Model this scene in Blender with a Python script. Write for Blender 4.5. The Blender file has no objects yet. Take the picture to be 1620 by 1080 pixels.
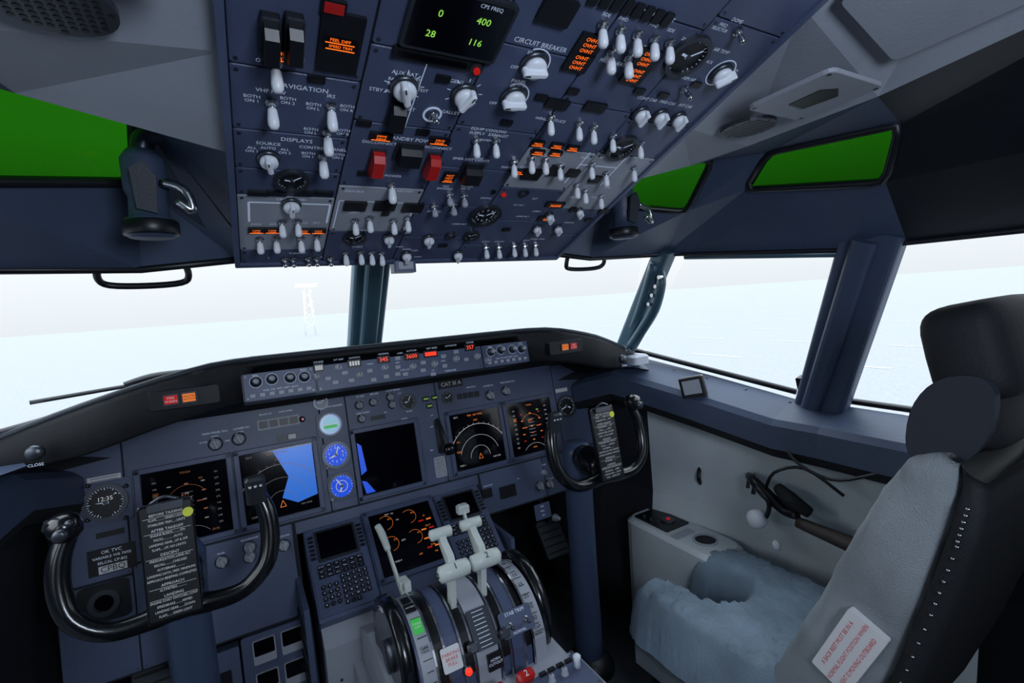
import bpy, math, numpy as np, random
from mathutils import Vector, Matrix, noise
random.seed(4)
sc=bpy.context.scene
# ---------------------------------------------------------------- materials
MATS={}
def mat(name,col,rough=.5,metal=0,emit=None,es=1,bump=0,scale=400,var=0,coat=0):
    m=bpy.data.materials.new(name);m.use_nodes=True;nt=m.node_tree;b=nt.nodes['Principled BSDF']
    b.inputs['Base Color'].default_value=(*col,1);b.inputs['Roughness'].default_value=rough;b.inputs['Metallic'].default_value=metal
    if coat:b.inputs['Coat Weight'].default_value=coat
    if emit:
        b.inputs['Emission Color'].default_value=(*emit,1);b.inputs['Emission Strength'].default_value=es
    if bump or var:
        tc=nt.nodes.new('ShaderNodeTexCoord');n=nt.nodes.new('ShaderNodeTexNoise');n.inputs['Scale'].default_value=scale;n.inputs['Detail'].default_value=4
        nt.links.new(tc.outputs['Object'],n.inputs['Vector'])
        if bump:
            bp=nt.nodes.new('ShaderNodeBump');bp.inputs['Strength'].default_value=bump;bp.inputs['Distance'].default_value=.002
            nt.links.new(n.outputs['Fac'],bp.inputs['Height']);nt.links.new(bp.outputs['Normal'],b.inputs['Normal'])
        if var:
            n2=nt.nodes.new('ShaderNodeTexNoise');n2.inputs['Scale'].default_value=6;n2.inputs['Detail'].default_value=6
            nt.links.new(tc.outputs['Object'],n2.inputs['Vector'])
            r=nt.nodes.new('ShaderNodeValToRGB')
            r.color_ramp.elements[0].color=(*[c*(1-var) for c in col],1);r.color_ramp.elements[1].color=(*[min(1,c*(1+var)) for c in col],1)
            r.color_ramp.elements[0].position=.3;r.color_ramp.elements[1].position=.7
            nt.links.new(n2.outputs['Fac'],r.inputs['Fac']);nt.links.new(r.outputs['Color'],b.inputs['Base Color'])
    MATS[name]=m;return m
mat('panel',(.080,.104,.185),.42,bump=.15,var=.15)
mat('plate',(.070,.090,.168),.40,bump=.15,var=.15)
mat('shellblue',(.044,.064,.115),.5,bump=.2,scale=150,var=.12)
mat('teal',(.04,.09,.125),.4,var=.1)
mat('lightgrey',(.36,.38,.44),.45,bump=.1,var=.08)
mat('liner',(.33,.355,.41),.55,bump=.2,scale=200,var=.08)
mat('wall',(.56,.61,.64),.5,bump=.15,scale=120,var=.10)
mat('black',(.005,.006,.009),.4)
mat('blackgloss',(.005,.006,.008),.22,coat=.25)
mat('blackpad',(.008,.009,.012),.75,bump=.5,scale=300)
mat('seam',(.006,.008,.014),.7)
mat('screen',(.0015,.0015,.004),.10)
mat('white',(.85,.88,.95),.35)
mat('label',(.62,.70,.85),.6,emit=(.6,.7,.9),es=.18)
mat('paper',(.75,.75,.77),.7)
mat('metal',(.55,.57,.60),.25,1)
mat('darkmetal',(.085,.095,.115),.35,.8)
mat('lever',(.62,.67,.64),.35)
mat('red',(.50,.012,.012),.35)
mat('darkred',(.35,.01,.01),.3,emit=(1,.02,.01),es=.25)
mat('redlabel',(.7,.03,.03),.5)
mat('amber',(.1,.02,0),.4,emit=(1,.15,.01),es=1.5)
mat('ambertext',(.1,.02,0),.4,emit=(1,.24,.03),es=.62)
mat('amberdim',(.05,.01,0),.4,emit=(1,.3,.06),es=.16)
mat('redlit',(.1,0,0),.4,emit=(1,.03,.01),es=1.6)
mat('redtext',(.1,0,0),.4,emit=(1,.07,.03),es=1.3)
mat('green',(.0,.1,.02),.4,emit=(.1,.75,.15),es=.4)
mat('greentext',(.0,.1,.02),.4,emit=(.40,.95,.12),es=.75)
mat('cyan',(0,.1,.1),.4,emit=(.35,.65,.85),es=.6)
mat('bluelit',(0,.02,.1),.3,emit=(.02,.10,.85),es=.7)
mat('bluereflect',(0,.02,.1),.3,emit=(.01,.15,.70),es=.75)
mat('line',(.3,.3,.3),.4,emit=(.8,.8,.85),es=.4)
mat('linedim',(.05,.05,.05),.4,emit=(.8,.8,.85),es=.12)
mat('glassdial',(.5,.6,.8),.2,emit=(.35,.5,.9),es=.3)
mat('sheep',(.20,.265,.33),.97,bump=1,scale=230,var=.3)
mat('fabric',(.27,.30,.325),.9,bump=1,scale=420,var=.25)
mat('floor',(.022,.026,.035),.8,bump=.3,var=.2)
mat('column',(.045,.066,.125),.35,var=.1)
mat('padgrey',(.022,.028,.04),.55,bump=.2)
mat('yellow',(.7,.75,.05),.5)
mat('ground',(.245,.252,.262),.9,var=.10)
mat('hill',(.80,.80,.82),.9,var=.05)
mat('apronline',(.33,.33,.33),.8)
mat('brown',(.045,.032,.028),.5)
def transp(name,col,gl=.04):
    m=bpy.data.materials.new(name);m.use_nodes=True;nt=m.node_tree;nt.nodes.clear()
    o=nt.nodes.new('ShaderNodeOutputMaterial');t=nt.nodes.new('ShaderNodeBsdfTransparent');g=nt.nodes.new('ShaderNodeBsdfGlossy');x=nt.nodes.new('ShaderNodeMixShader')
    t.inputs['Color'].default_value=(*col,1);g.inputs['Roughness'].default_value=.05;x.inputs[0].default_value=gl
    nt.links.new(t.outputs[0],x.inputs[1]);nt.links.new(g.outputs[0],x.inputs[2]);nt.links.new(x.outputs[0],o.inputs[0]);MATS[name]=m
transp('glass',(.97,.99,1),.02);transp('greenglass',(.004,.042,.001),.012)
# ---------------------------------------------------------------- mesh builder
I=Matrix.Identity(4)
def frame(o,x,y,z):
    return Matrix(((x[0],y[0],z[0],o[0]),(x[1],y[1],z[1],o[1]),(x[2],y[2],z[2],o[2]),(0,0,0,1)))
def fz(o,z,xh=(1,0,0)):
    z=Vector(z).normalized();x=Vector(xh);x=(x-z*x.dot(z))
    if x.length<1e-4:x=Vector((0,1,0))-z*z[1]
    x.normalize();y=z.cross(x);return frame(o,x,y,z)
def T(x,y,z=0):return Matrix.Translation((x,y,z))
def RZ(a):return Matrix.Rotation(math.radians(a),4,'Z')
def RX(a):return Matrix.Rotation(math.radians(a),4,'X')
def RY(a):return Matrix.Rotation(math.radians(a),4,'Y')
TC={}
def textgeo(s):
    if s not in TC:
        c=bpy.data.curves.new('t','FONT');c.body=s;c.size=1;c.align_x='CENTER';c.align_y='CENTER';c.resolution_u=2
        o=bpy.data.objects.new('t',c);sc.collection.objects.link(o)
        dg=bpy.context.evaluated_depsgraph_get();me=bpy.data.meshes.new_from_object(o.evaluated_get(dg))
        TC[s]=([v.co.copy() for v in me.vertices],[tuple(p.vertices) for p in me.polygons])
        bpy.data.objects.remove(o);bpy.data.curves.remove(c);bpy.data.meshes.remove(me)
    return TC[s]
class Ob:
    def __init__(s,name,M=I):
        s.name=name;s.v=[];s.f=[];s.m=[];s.sm=[];s.mats=[];s.M=M
    def add(s,vs,fs,mt,M=None,smooth=False):
        M=s.M@M if M is not None else s.M
        o=len(s.v);s.v+=[tuple(M@Vector(v)) for v in vs]
        if mt not in s.mats:s.mats.append(mt)
        k=s.mats.index(mt)
        for f in fs:s.f.append(tuple(i+o for i in f));s.m.append(k);s.sm.append(smooth)
    def prism(s,poly,z0,z1,mt,M=None,ch=0,smooth=False):
        n=len(poly);cx=sum(p[0] for p in poly)/n;cy=sum(p[1] for p in poly)/n
        w=max(abs(p[0]-cx) for p in poly) or 1;h=max(abs(p[1]-cy) for p in poly) or 1
        top=[(cx+(p[0]-cx)*(1-ch/w),cy+(p[1]-cy)*(1-ch/h)) for p in poly]
        vs=[(*p,z0) for p in poly]+[(*p,z1-ch) for p in poly]+[(*p,z1) for p in top]
        fs=[tuple(range(n))[::-1],tuple(range(2*n,3*n))]
        for k in range(2):
            for i in range(n):
                j=(i+1)%n;fs.append((k*n+i,k*n+j,(k+1)*n+j,(k+1)*n+i))
        s.add(vs,fs,mt,M,smooth)
    def box(s,x,y,z,w,h,d,mt,M=None,r=0,ch=0):
        s.prism(rrect(x,y,w,h,r),z,z+d,mt,M,ch)
    def lathe(s,prof,mt,M=None,n=16,smooth=True):
        vs=[];fs=[]
        for r,z in prof:
            for i in range(n):
                a=2*math.pi*i/n;vs.append((r*math.cos(a),r*math.sin(a),z))
        for k in range(len(prof)-1):
            for i in range(n):
                j=(i+1)%n;fs.append((k*n+i,k*n+j,(k+1)*n+j,(k+1)*n+i))
        fs.append(tuple(range(n))[::-1]);fs.append(tuple(range((len(prof)-1)*n,len(prof)*n)))
        s.add(vs,fs,mt,M,smooth)
    def cyl(s,x,y,z,r,h,mt,M=None,n=16,ch=.0):
        M2=(M or I)@T(x,y,z);s.lathe([(r,0),(r,h-ch),(r-ch,h)] if ch else [(r,0),(r,h)],mt,M2,n,False)
    def tube(s,pts,r,mt,M=None,n=10,sub=4):
        P=[Vector(p) for p in pts]
        rs=list(r) if isinstance(r,(list,tuple)) else [r]*len(P)
        if sub>1 and len(P)>2:
            Q=[];R2=[]
            for i in range(len(P)-1):
                p0=P[max(i-1,0)];p1=P[i];p2=P[i+1];p3=P[min(i+2,len(P)-1)]
                for k in range(sub):
                    t=k/sub
                    Q.append(.5*((2*p1)+(p2-p0)*t+(2*p0-5*p1+4*p2-p3)*t*t+(3*p1-p0-3*p2+p3)*t**3));R2.append(rs[i]*(1-t)+rs[i+1]*t)
            Q.append(P[-1]);R2.append(rs[-1]);P=Q;rs=R2
        vs=[];fs=[];N=None
        for i,p in enumerate(P):
            d=(P[min(i+1,len(P)-1)]-P[max(i-1,0)]).normalized()
            if N is None:
                N=d.orthogonal().normalized()
            N=(N-d*N.dot(d)).normalized();Bn=d.cross(N)
            for k in range(n):
                a=2*math.pi*k/n;vs.append(p+(N*math.cos(a)+Bn*math.sin(a))*rs[i])
        for i in range(len(P)-1):
            for k in range(n):
                j=(k+1)%n;fs.append((i*n+k,i*n+j,(i+1)*n+j,(i+1)*n+k))
        fs.append(tuple(range(n))[::-1]);fs.append(tuple(range(len(vs)-n,len(vs))))
        s.add(vs,fs,mt,M,True)
    def beam(s,a,b,w,d,mt,side=(1,0,0),r=.008):
        a=Vector(a);b=Vector(b);M=fz(a,b-a,side)
        s.prism(rrect(0,0,w,d,r),0,(b-a).length,mt,M)
    def text(s,t,x,y,z,size,mt,M=None,rot=0,sx=1):
        vs,fs=textgeo(t);s.add(vs,fs,mt,(M or I)@T(x,y,z)@RZ(rot)@Matrix.Diagonal((size*sx,size,1,1)))
    def quad(s,pts,mt,M=None):s.add(pts,[tuple(range(len(pts)))],mt,M)
    def ring(s,x,y,z,r0,r1,h,mt,M=None,n=28,a0=0,a1=360):
        vs=[];fs=[];full=(a1-a0)>=360;k=n if full else n+1
        for i in range(k):
            a=math.radians(a0+(a1-a0)*i/n);c,si=math.cos(a),math.sin(a)
            vs+=[(x+r0*c,y+r0*si,z),(x+r1*c,y+r1*si,z),(x+r1*c,y+r1*si,z+h),(x+r0*c,y+r0*si,z+h)]
        for i in range(n):
            a=4*i;b=4*((i+1)%k)
            fs+=[(a+1,b+1,b+2,a+2),(a+3,a+2,b+2,b+3),(a,a+3,b+3,b)]
        s.add(vs,fs,mt,M)
    def bar(s,x0,y0,x1,y1,z,w,mt,M=None):
        d=Vector((x1-x0,y1-y0,0));n=Vector((-d.y,d.x,0)).normalized()*w/2
        s.quad([(x0-n.x,y0-n.y,z),(x1-n.x,y1-n.y,z),(x1+n.x,y1+n.y,z),(x0+n.x,y0+n.y,z)],mt,M)
    def done(s,bev=0):
        me=bpy.data.meshes.new(s.name);me.from_pydata(s.v,[],s.f)
        for m in s.mats:me.materials.append(MATS[m])
        me.polygons.foreach_set('material_index',s.m);me.polygons.foreach_set('use_smooth',s.sm);me.update()
        o=bpy.data.objects.new(s.name,me);sc.collection.objects.link(o);return o
def rrect(x,y,w,h,r=0,n=3):
    if r<=0:return [(x-w/2,y-h/2),(x+w/2,y-h/2),(x+w/2,y+h/2),(x-w/2,y+h/2)]
    r=min(r,w/2*.98,h/2*.98);P=[]
    for cx,cy,a0 in((x+w/2-r,y-h/2+r,-90),(x+w/2-r,y+h/2-r,0),(x-w/2+r,y+h/2-r,90),(x-w/2+r,y-h/2+r,180)):
        for k in range(n+1):
            a=math.radians(a0+90*k/n);P.append((cx+r*math.cos(a),cy+r*math.sin(a)))
    return P
# ---------------------------------------------------------------- camera (solved from the cockpit's known symmetric geometry)
CP=np.array([-.35,-1.378,.426]);FOC=774.2
ya,pi_,ro=np.radians([29.564,4.866,4.018])
Fv=np.array([np.sin(ya)*np.cos(pi_),np.cos(ya)*np.cos(pi_),-np.sin(pi_)])
R0=np.array([np.cos(ya),-np.sin(ya),0]);U0=np.cross(R0,Fv);c_,s_=np.cos(ro),np.sin(ro)
Rv,Uv=R0*c_-U0*s_,R0*s_+U0*c_
cd=bpy.data.cameras.new('camera');cam=bpy.data.objects.new('camera',cd);sc.collection.objects.link(cam);sc.camera=cam
cd.sensor_width=36;cd.lens=FOC/1620*36;cd.clip_start=.02;cd.clip_end=3000
cam.matrix_world=frame(CP,Rv,Uv,-Fv)
# ---------------------------------------------------------------- instrument boards: image pixels projected through the camera onto each board plane
class Board:
    """flat board in the aircraft; at(a,b) projects an image pixel coordinate through the camera to metres on the board"""
    def __init__(s,o,x,y,z):
        s.M=frame(o,x,y,z);o,x,y=map(np.array,(o,x,y))
        K=lambda v:np.array([FOC*(v@Rv)+810*(v@Fv),-FOC*(v@Uv)+540*(v@Fv),v@Fv])
        s.H=np.linalg.inv(np.column_stack([K(x),K(y),K(o-CP)]))
    def at(s,a,b):
        w=s.H@np.array([a,b,1.]);return round(w[0]/w[2],4),round(w[1]/w[2],4)
al=math.radians(22.641);ca,sa=math.cos(al),math.sin(al)
OH=Board((0,-1.378+sa*.457,.426+ca*.457),(1,0,0),(0,-ca,sa),(0,-sa,-ca))
t=.1975;MI=Board((0,0,0),(1,0,0),(0,math.sin(t),math.cos(t)),(0,-math.cos(t),math.sin(t)))
GS=Board((0,-.238,.283),(1,0,0),(0,.1926,.981),(0,-.981,.1926))
q=.72;CD=Board((0,-.045,-.128),(1,0,0),(0,math.cos(q),math.sin(q)),(0,-math.sin(q),math.cos(q)))
# ---------------------------------------------------------------- small cockpit parts
def screw(o,x,y,z,M=None,r=.0022):o.cyl(x,y,z,r,.0008,'darkmetal',M,8)
def plate(o,x0,y0,x1,y1,z,mt='plate',d=.0025,scr=True,M=None):
    o.box((x0+x1)/2,(y0+y1)/2,z,abs(x1-x0),abs(y1-y0),d,mt,M,r=.003,ch=.0008)
    if scr:
        a,b=min(x0,x1)+.006,max(x0,x1)-.006;c,e=min(y0,y1)+.006,max(y0,y1)-.006
        for X in(a,b):
            for Y in(c,e):screw(o,X,Y,z+d,M)
def knob(o,x,y,z,r=.012,rot=0,mt='white',M=None):
    r*=.84;M=(M or I)@T(x,y,z)@RZ(rot)
    o.lathe([(r*1.3,0),(r*1.3,.003),(r*1.1,.005)],'darkmetal',M,20)
    o.lathe([(r,.004),(r*1.05,.009),(r*.9,.0125),(r*.5,.0135)],mt,M,18)
    o.prism(rrect(0,r*.14,r*.62,r*2.3,r*.25),.009,.020,mt,M,ch=.002)
    o.box(0,r*.9,.0201,r*.12,r*.5,.0004,'black',M)
def sknob(o,x,y,z,r=.006,mt='lightgrey',M=None):
    M=(M or I)@T(x,y,z)
    o.lathe([(r*1.3,0),(r*1.3,.002),(r,.003),(r*.95,.012),(r*.7,.014)],mt,M,14)
    o.box(0,r*.3,.014,r*.25,r*.9,.0006,'black',M)
def toggle(o,x,y,z,tilt=20,mt='white',L=.019,r=.0052,M=None):
    M=(M or I)@T(x,y,z)
    o.lathe([(.0068,0),(.0068,.0025),(.005,.0035),(.004,.006)],'metal',M,8,False)
    M=M@RX(tilt)
    o.lathe([(.0026,.003),(.0028,.009)],'metal',M,8)
    o.lathe([(r*.55,.007),(r*.8,.009),(r,.007+L*.6),(r*.95,.007+L*.82),(r*.6,.007+L*.97),(r*.1,.007+L)],mt,M,12)
def gauge(o,x,y,z,r,M=None,face='black',ticks=24,ang=40,ink='label',num=None):
    M=(M or I)@T(x,y,z)
    o.ring(0,0,0,r*.86,r*1.08,.006,'darkmetal',M)
    o.cyl(0,0,0,r*.9,.002,face,M,28)
    for i in range(ticks):
        if ticks>12 and 250<i*360/ticks<290:continue
        a=2*math.pi*i/ticks;L=.72 if i%3==0 else .79
        o.bar(r*L*math.cos(a),r*L*math.sin(a),r*.86*math.cos(a),r*.86*math.sin(a),.0025,r*.04,ink,M)
    if num:
        for i in range(num):
            a=2*math.pi*(i/num)+math.pi/2;o.text(str(i),r*.55*math.cos(a),r*.55*math.sin(a),.0026,r*.28,ink,M)
    for an,l,w in((ang,.7,.09),(ang+130,.45,.12)):
        a=math.radians(an);o.bar(-.15*r*math.cos(a),-.15*r*math.sin(a),r*l*math.cos(a),r*l*math.sin(a),.0032,r*w,ink,M)
    o.cyl(0,0,.002,r*.12,.003,'darkmetal',M,10)
def lampcap(o,x,y,z,w,h,lit='amber',txt='OFF',M=None):
    o.box(x,y,z,w*1.15,h*1.25,.004,'black',M,r=.001)
    if lit=='amber':
        n=max(1,round(h/.0065));sz=min(h/n*.95,w/(.68*len(txt)))
        for k in range(n):
            yy=y+h/2-(k+.5)*h/n
            o.text(txt,x,yy,z+.0043,sz,'amber',M)
        if h<.02:o.box(x,y-h*.5,z+.004,w*.95,.0009,.0004,'amber',M)
    elif lit:o.box(x,y,z+.004,w*.9,h*.85,.0008,lit,M)
def guard(o,x,y,z,mt='red',M=None,w=.017,L=.036):
    M=(M or I)@T(x,y,z)
    o.box(0,0,0,w*1.3,L*1.15,.003,'darkmetal',M,r=.002)
    o.prism([(-L*.5,.003),(-L*.5,.012),(-L*.3,.022),(L*.35,.018),(L*.5,.010),(L*.5,.003)],-w/2,w/2,mt,M@RZ(90)@RX(90),ch=.001)
# ================================================================ OVERHEAD PANEL
o=Ob('overhead_panel',OH.M)
o.box(0,-.474,-.04,.656,.752,.04,'seam',r=.004)
o.box(0,-.1,-.04,.656,.01,.044,'panel')
W5=[-.327,-.196,-.065,.065,.196,.327]
rows=[[.10,.245,.43,.522,.592,.650,.802,.846],[.10,.20,.305,.378,.488,.618,.742,.846],[.10,.225,.345,.475,.560,.66,.76,.846],[.10,.27,.41,.50,.60,.70,.79,.846],[.10,.25,.42,.497,.655,.75,.846]]
lightp={(0,5),(1,5),(3,3),(4,3)}
for c in range(5):
    for r in range(len(rows[c])-1):
        plate(o,W5[c]+.0012,-rows[c][r]-.001,W5[c+1]-.0012,-rows[c][r+1]+.001,0,'lightgrey' if (c,r) in lightp else 'plate')
for x in(-.331,.331):o.box(x,-.474,-.04,.008,.752,.046,'panel',r=.002)
o.box(0,-.852,-.04,.67,.010,.046,'panel',r=.003)
z=.0028
A=OH.at
def tx(s,a,b,size=.0085,m='label',dz=0):
    x,y=A(a,b);o.text(s,x,y,z+.0004+dz,size,m)
for s,a,b in(('NAVIGATION',478,136),('VHF NAV',428,141),('IRS',523,149),('DISPLAYS',469,219),('SOURCE',424,224),('CONTROL PANEL',511,232),('CROSS FEED',460,313),('STANDBY POWER',650,218),('DISCONNECT',600,223),('DISCONNECT',690,231),('DC VOLTS',660,66),('AC AMPS',712,73),('AC VOLTS',755,82),('CIRCUIT BREAKER',855,68),('PANEL',820,126),('EQUIP COOLING',773,203),('SUPPLY   EXHAUST',773,210),('EMER EXIT LIGHTS',745,250),('WING ANTI-ICE',870,187),('CONT CAB',1023,154),('FWD CAB',1055,160),('AFT CAB',1083,165),('AIR TEMP',1140,78),('TRIM AIR',1088,122),('GRD POWER',612,275),('GALLEY',712,175),('BAT',648,170),('AUX BAT',640,113),('GEN1',722,126),('STBY PWR',606,140),('WINDOW HEAT',1040,22),('PROBE HEAT',968,96)):
    tx(s,a,b,.0088 if s in('NAVIGATION','DISPLAYS','STANDBY POWER','CIRCUIT BREAKER') else .0072)
for s,a,b in(('BOTH\nON 1',398,152),('BOTH\nON 2',455,156),('BOTH\nON L',495,165),('BOTH\nON R',548,168),('BOTH\nON L',491,204),('BOTH\nON R',542,206),('ALL\nON 1',398,233),('ALL\nON 2',450,236),('AUTO',424,231),('BOTH\nON 1',487,242),('BOTH\nON 2',534,244),('OFF',413,92),('OFF',472,92),('OFF',813,103),('OFF',779,160),('BRIGHT',846,82),('BRIGHT',818,134),('NORM',768,219),('NO\nSMOKING',704,294),('FASTEN\nBELTS',737,294),('ATTEND',686,332),('CALL',717,334),('OFF',562,366),('ON',562,332),('OFF',644,366),('OFF',935,285),('AUTO',960,295),('OPEN',905,310),('APU',575,362),('WIPER',643,392),('L',960,40),('SIDE',958,20),('FWD',985,27),('FWD',1033,37),('SIDE',1060,45),('OVHT',1012,70),('HEAT',962,90),('FWD',405,352),('AFT',432,352),('CTR',480,350),('AFT',500,350),('MAIN BUS',560,300),('APU GEN',640,300),('GEN 1',560,334),('GEN 2',652,334),('BAT\nBUS',620,125),('STBY\nBAT',655,126),('TEST',668,140),('PARK',632,388),('LOW',655,394),('HIGH',660,404),('DUCT',1085,60),('PACK',1120,95),('CABIN',1160,108),('ENG 1',800,262),('ELEC 2',830,262),('BLEED',925,247),('TRIP',950,247),('RESET',940,310),('FLT',845,312),('CABIN',848,332),('AUTO',870,346),('MANUAL',900,350),('L',425,405),('R',508,404),('TURNOFF',470,398),('LOGO',768,380),('STEADY',790,380),('WING',832,378),('WHEEL WELL',850,376),('START',565,388),('LOW',757,248)):
    tx(s,a,b,.0062)
# column 1
for a,b in((425,52),(462,52)):
    x,y=A(a,b);o.box(x,y,z,.017,.05,.012,'black',r=.002);guard(o,x,y+.004,z+.010,'black',w=.013,L=.04)
def lc(a,b,w,h,m='amber',s='OFF'):
    x,y=A(a,b);lampcap(o,x,y,z,w,h,m,s)
lc(440,80,.030,.012,s='STBY');lc(537,64,.036,.055,None);lc(537,57,.030,.007,s='FEEL DIFF');lc(537,67,.030,.007,s='SPEED TRIM');lc(527,5,.02,.012,'red')
tx('AUTO\nSLAT FAIL',537,80,.0055,'amberdim',.003)
def tg(L_,tilt=22,mt='white',**k):
    for a,b in L_:
        x,y=A(a,b);toggle(o,x,y,z,tilt,mt,**k)
tg([(435,95),(429,157),(523,163),(517,205),(510,243)],26,L=.023,r=.0062)
x,y=A(424,246);knob(o,x,y,z,.0125,10)
x,y=A(461,281);gauge(o,x,y,z,.021)
for a in(408,438,480,512):lc(a,301,.022,.007,None)
x,y=A(460,319);knob(o,x,y,z,.013,0)
o.bar(x-.055,y,x+.055,y,z+.0003,.003,'label')
for k in(-.055,.055):o.bar(x+k,y,x+k,y-.05,z+.0003,.003,'label')
for a,b in((405,360),(430,360),(480,361),(503,361)):lc(a,b,.020,.010,s='LOW')
tg([(445,347),(470,346),(410,374),(436,373),(475,373),(500,371)],20)
tg([(450,406),(463,406),(487,405),(500,405),(522,405)],10,'metal',L=.010,r=.004)
# column 2 - metering
P=[A(*p) for p in((655,-15),(808,2),(780,78),(643,58))]
xs=[p[0] for p in P];ys=[p[1] for p in P];cx,cy=sum(xs)/4,sum(ys)/4
o.box(cx,cy,z,.112,.072,.006,'darkmetal',r=.004);o.box(cx,cy,z+.006,.104,.064,.0005,'screen',r=.003)
for s,a,b in(('0',694,10),('400',762,24),('28',678,42),('116',748,57)):tx(s,a,b,.011,'greentext',.0068)
tx('CPS FREQ',775,2,.006,'label',.0068);tx('DC AMPS',690,-4,.006)
x,y=A(684,87);o.box(x,y,z,.092,.014,.004,'black',r=.003);o.box(x,y,z+.004,.08,.007,.001,'screen',r=.002)
x,y=A(751,102);o.cyl(x,y,z,.008,.006,'darkmetal');o.cyl(x,y,z+.006,.004,.003,'darkred')
for a,b,r_ in((638,134,20),(733,146,-20)):
    x,y=A(a,b);knob(o,x,y,z,.0155,r_)
    for i in range(7):
        an=math.radians(-30+40*i);o.bar(x+.019*math.cos(an),y+.019*math.sin(an),x+.024*math.cos(an),y+.024*math.sin(an),z+.0003,.0012,'label')
x,y=A(625,175);guard(o,x,y,z,'black',L=.04)
x,y=A(683,178);o.ring(x,y,z,.010,.0125,.001,'label');toggle(o,x,y,z,-20,'metal',L=.014,r=.004)
lc(602,211,.026,.010,s='DRIVE');lc(694,218,.026,.010,s='DRIVE')
x,y=A(645,236);guard(o,x,y,z,'black',L=.03,w=.03)
for a,b in((594,250),(681,255)):
    x,y=A(a,b);guard(o,x,y,z,'red',L=.04,w=.016)
tg([(619,288)],25,L=.023,r=.0062)
for a,b in((561,322),(608,322),(652,325)):lc(a,b,.030,.018,None)
tg([(561,345),(584,341),(622,345),(644,341)],22)
x,y=A(612,325);o.box(x,y,z,.012,.04,.004,'black')
o.bar(-.19,-.655,-.07,-.655,z+.0003,.0015,'label');o.bar(-.19,-.655,-.19,-.735,z+.0003,.0015,'label');o.bar(-.07,-.655,-.07,-.735,z+.0003,.0015,'label');o.bar(-.131,-.49,-.131,-.385,z+.0003,.0012,'label')
x,y=A(560,372);gauge(o,x,y,z,.018);x,y=A(614,372);knob(o,x,y,z,.010,0)
tg([(546,396),(570,395),(587,396),(603,397)],18)
x,y=A(642,399);knob(o,x,y,z,.010,180)
# column 3
x,y=A(880,12);o.box(x,y,z,.042,.03,.005,'black',r=.002)
for a,b,r_ in((843,98,100),(811,150,100)):
    x,y=A(a,b);knob(o,x,y,z,.0165,r_)
    o.ring(x,y,z,.020,.0215,.0004,'label',a0=-40,a1=120)
tg([(752,218),(783,219)],22)
x,y=A(743,267);guard(o,x,y,z,'black',L=.03,w=.028)
lc(709,276,.018,.018,s='NOT');tg([(710,304),(733,306),(686,322),(716,320)],15,'lightgrey',L=.014)
x,y=A(677,374);knob(o,x,y,z,.011,0);x,y=A(723,398);knob(o,x,y,z,.010,180)
x,y=A(766,337);gauge(o,x,y,z,.029,num=10);x,y=A(745,369);gauge(o,x,y,z,.015);x,y=A(712,368);gauge(o,x,y,z,.009)
for a,b in((780,300),(796,305)):
    x,y=A(a,b);o.cyl(x,y,z,.0045,.003,'darkred' if a>790 else 'black')
x,y=A(828,302);o.ring(x,y,z,.006,.010,.003,'darkmetal')
tg([(768,388),(788,388),(829,386),(846,385),(812,386)],15)
tx('STATUS',768,311,.006);tx('FLT ALT',820,322,.006);tx('LAND ALT',826,340,.006);tx('CABIN ALT',726,352,.006)
# column 4 - window/probe heat, anti-ice, hydraulics
x,y=A(1000,10)
for k in range(8):o.box(x-.055+k*.0155,y,z,.012,.017,.003,'black',r=.001)
tg([(952,34),(980,43),(1007,50),(1034,57),(1058,63),(965,79),(993,87)],24,L=.020,r=.0062)
for a,b in((930,66),(913,93),(1020,88),(1002,114)):lc(a,b,.031,.022,s='OVHT')
for a,b in((880,160),(940,165)):lc(a,b,.032,.012,None)
tg([(870,182),(915,192),(938,198)],24)
for a,b in((850,222),(880,226),(850,236),(878,238),(905,230)):lc(a,b,.020,.008,s='PRESS')
tg([(812,252),(840,246),(862,248),(885,258)],24)
lc(818,267,.022,.008,s='ON');lc(840,272,.03,.02,None);lc(877,266,.02,.02,None)
lc(877,320,.036,.012,None);tx('36000',877,320,.010,'amber',.005);lc(862,342,.03,.012,None);tx('450',862,342,.010,'amber',.005)
for a,b in((848,357),(881,357),(868,338)):
    x,y=A(a,b);knob(o,x,y,z,.009,0)
lc(905,328,.012,.010,None)
# column 5 - air
x,y=A(1086,85);gauge(o,x,y,z,.029);x,y=A(1139,113);knob(o,x,y,z,.0155,-40);o.ring(x,y,z,.020,.0215,.0004,'label',a0=20,a1=300)
tg([(1080,137)],-10,'metal',L=.018,r=.004);tg([(1165,45)],0,'metal',L=.015,r=.004)
tx('DOME',1165,30,.007);tx('FREQ\nSELECTOR',1140,40,.006)
for a,b in((1012,176),(1042,180),(1071,184)):
    x,y=A(a,b);knob(o,x,y,z,.0125,0)
x,y=A(982,230);gauge(o,x,y,z,.026)
o.bar(x-.05,y-.02,x-.05,y-.10,z+.0003,.002,'label');o.bar(x+.03,y-.02,x+.03,y-.10,z+.0003,.002,'label');o.bar(x-.05,y-.05,x+.03,y-.05,z+.0003,.002,'label')
tg([(968,212),(1012,224),(935,257),(958,270),(1002,262),(912,289),(950,307),(925,298)],22)
for a,b in((905,270),(940,280)):lc(a,b,.02,.014,None)
lc(955,330,.02,.012,None);x,y=A(915,330);knob(o,x,y,z,.008,0)
for a,b in((1010,140),(1048,147),(905,140),(1100,130),(855,150),(800,190),(700,120),(668,205),(500,120),(575,190),(575,270),(700,385),(800,360),(930,345)):
    x,y=A(a,b);o.box(x,y,z,.018,.009,.003,'black',r=.001)
o.done()
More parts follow.
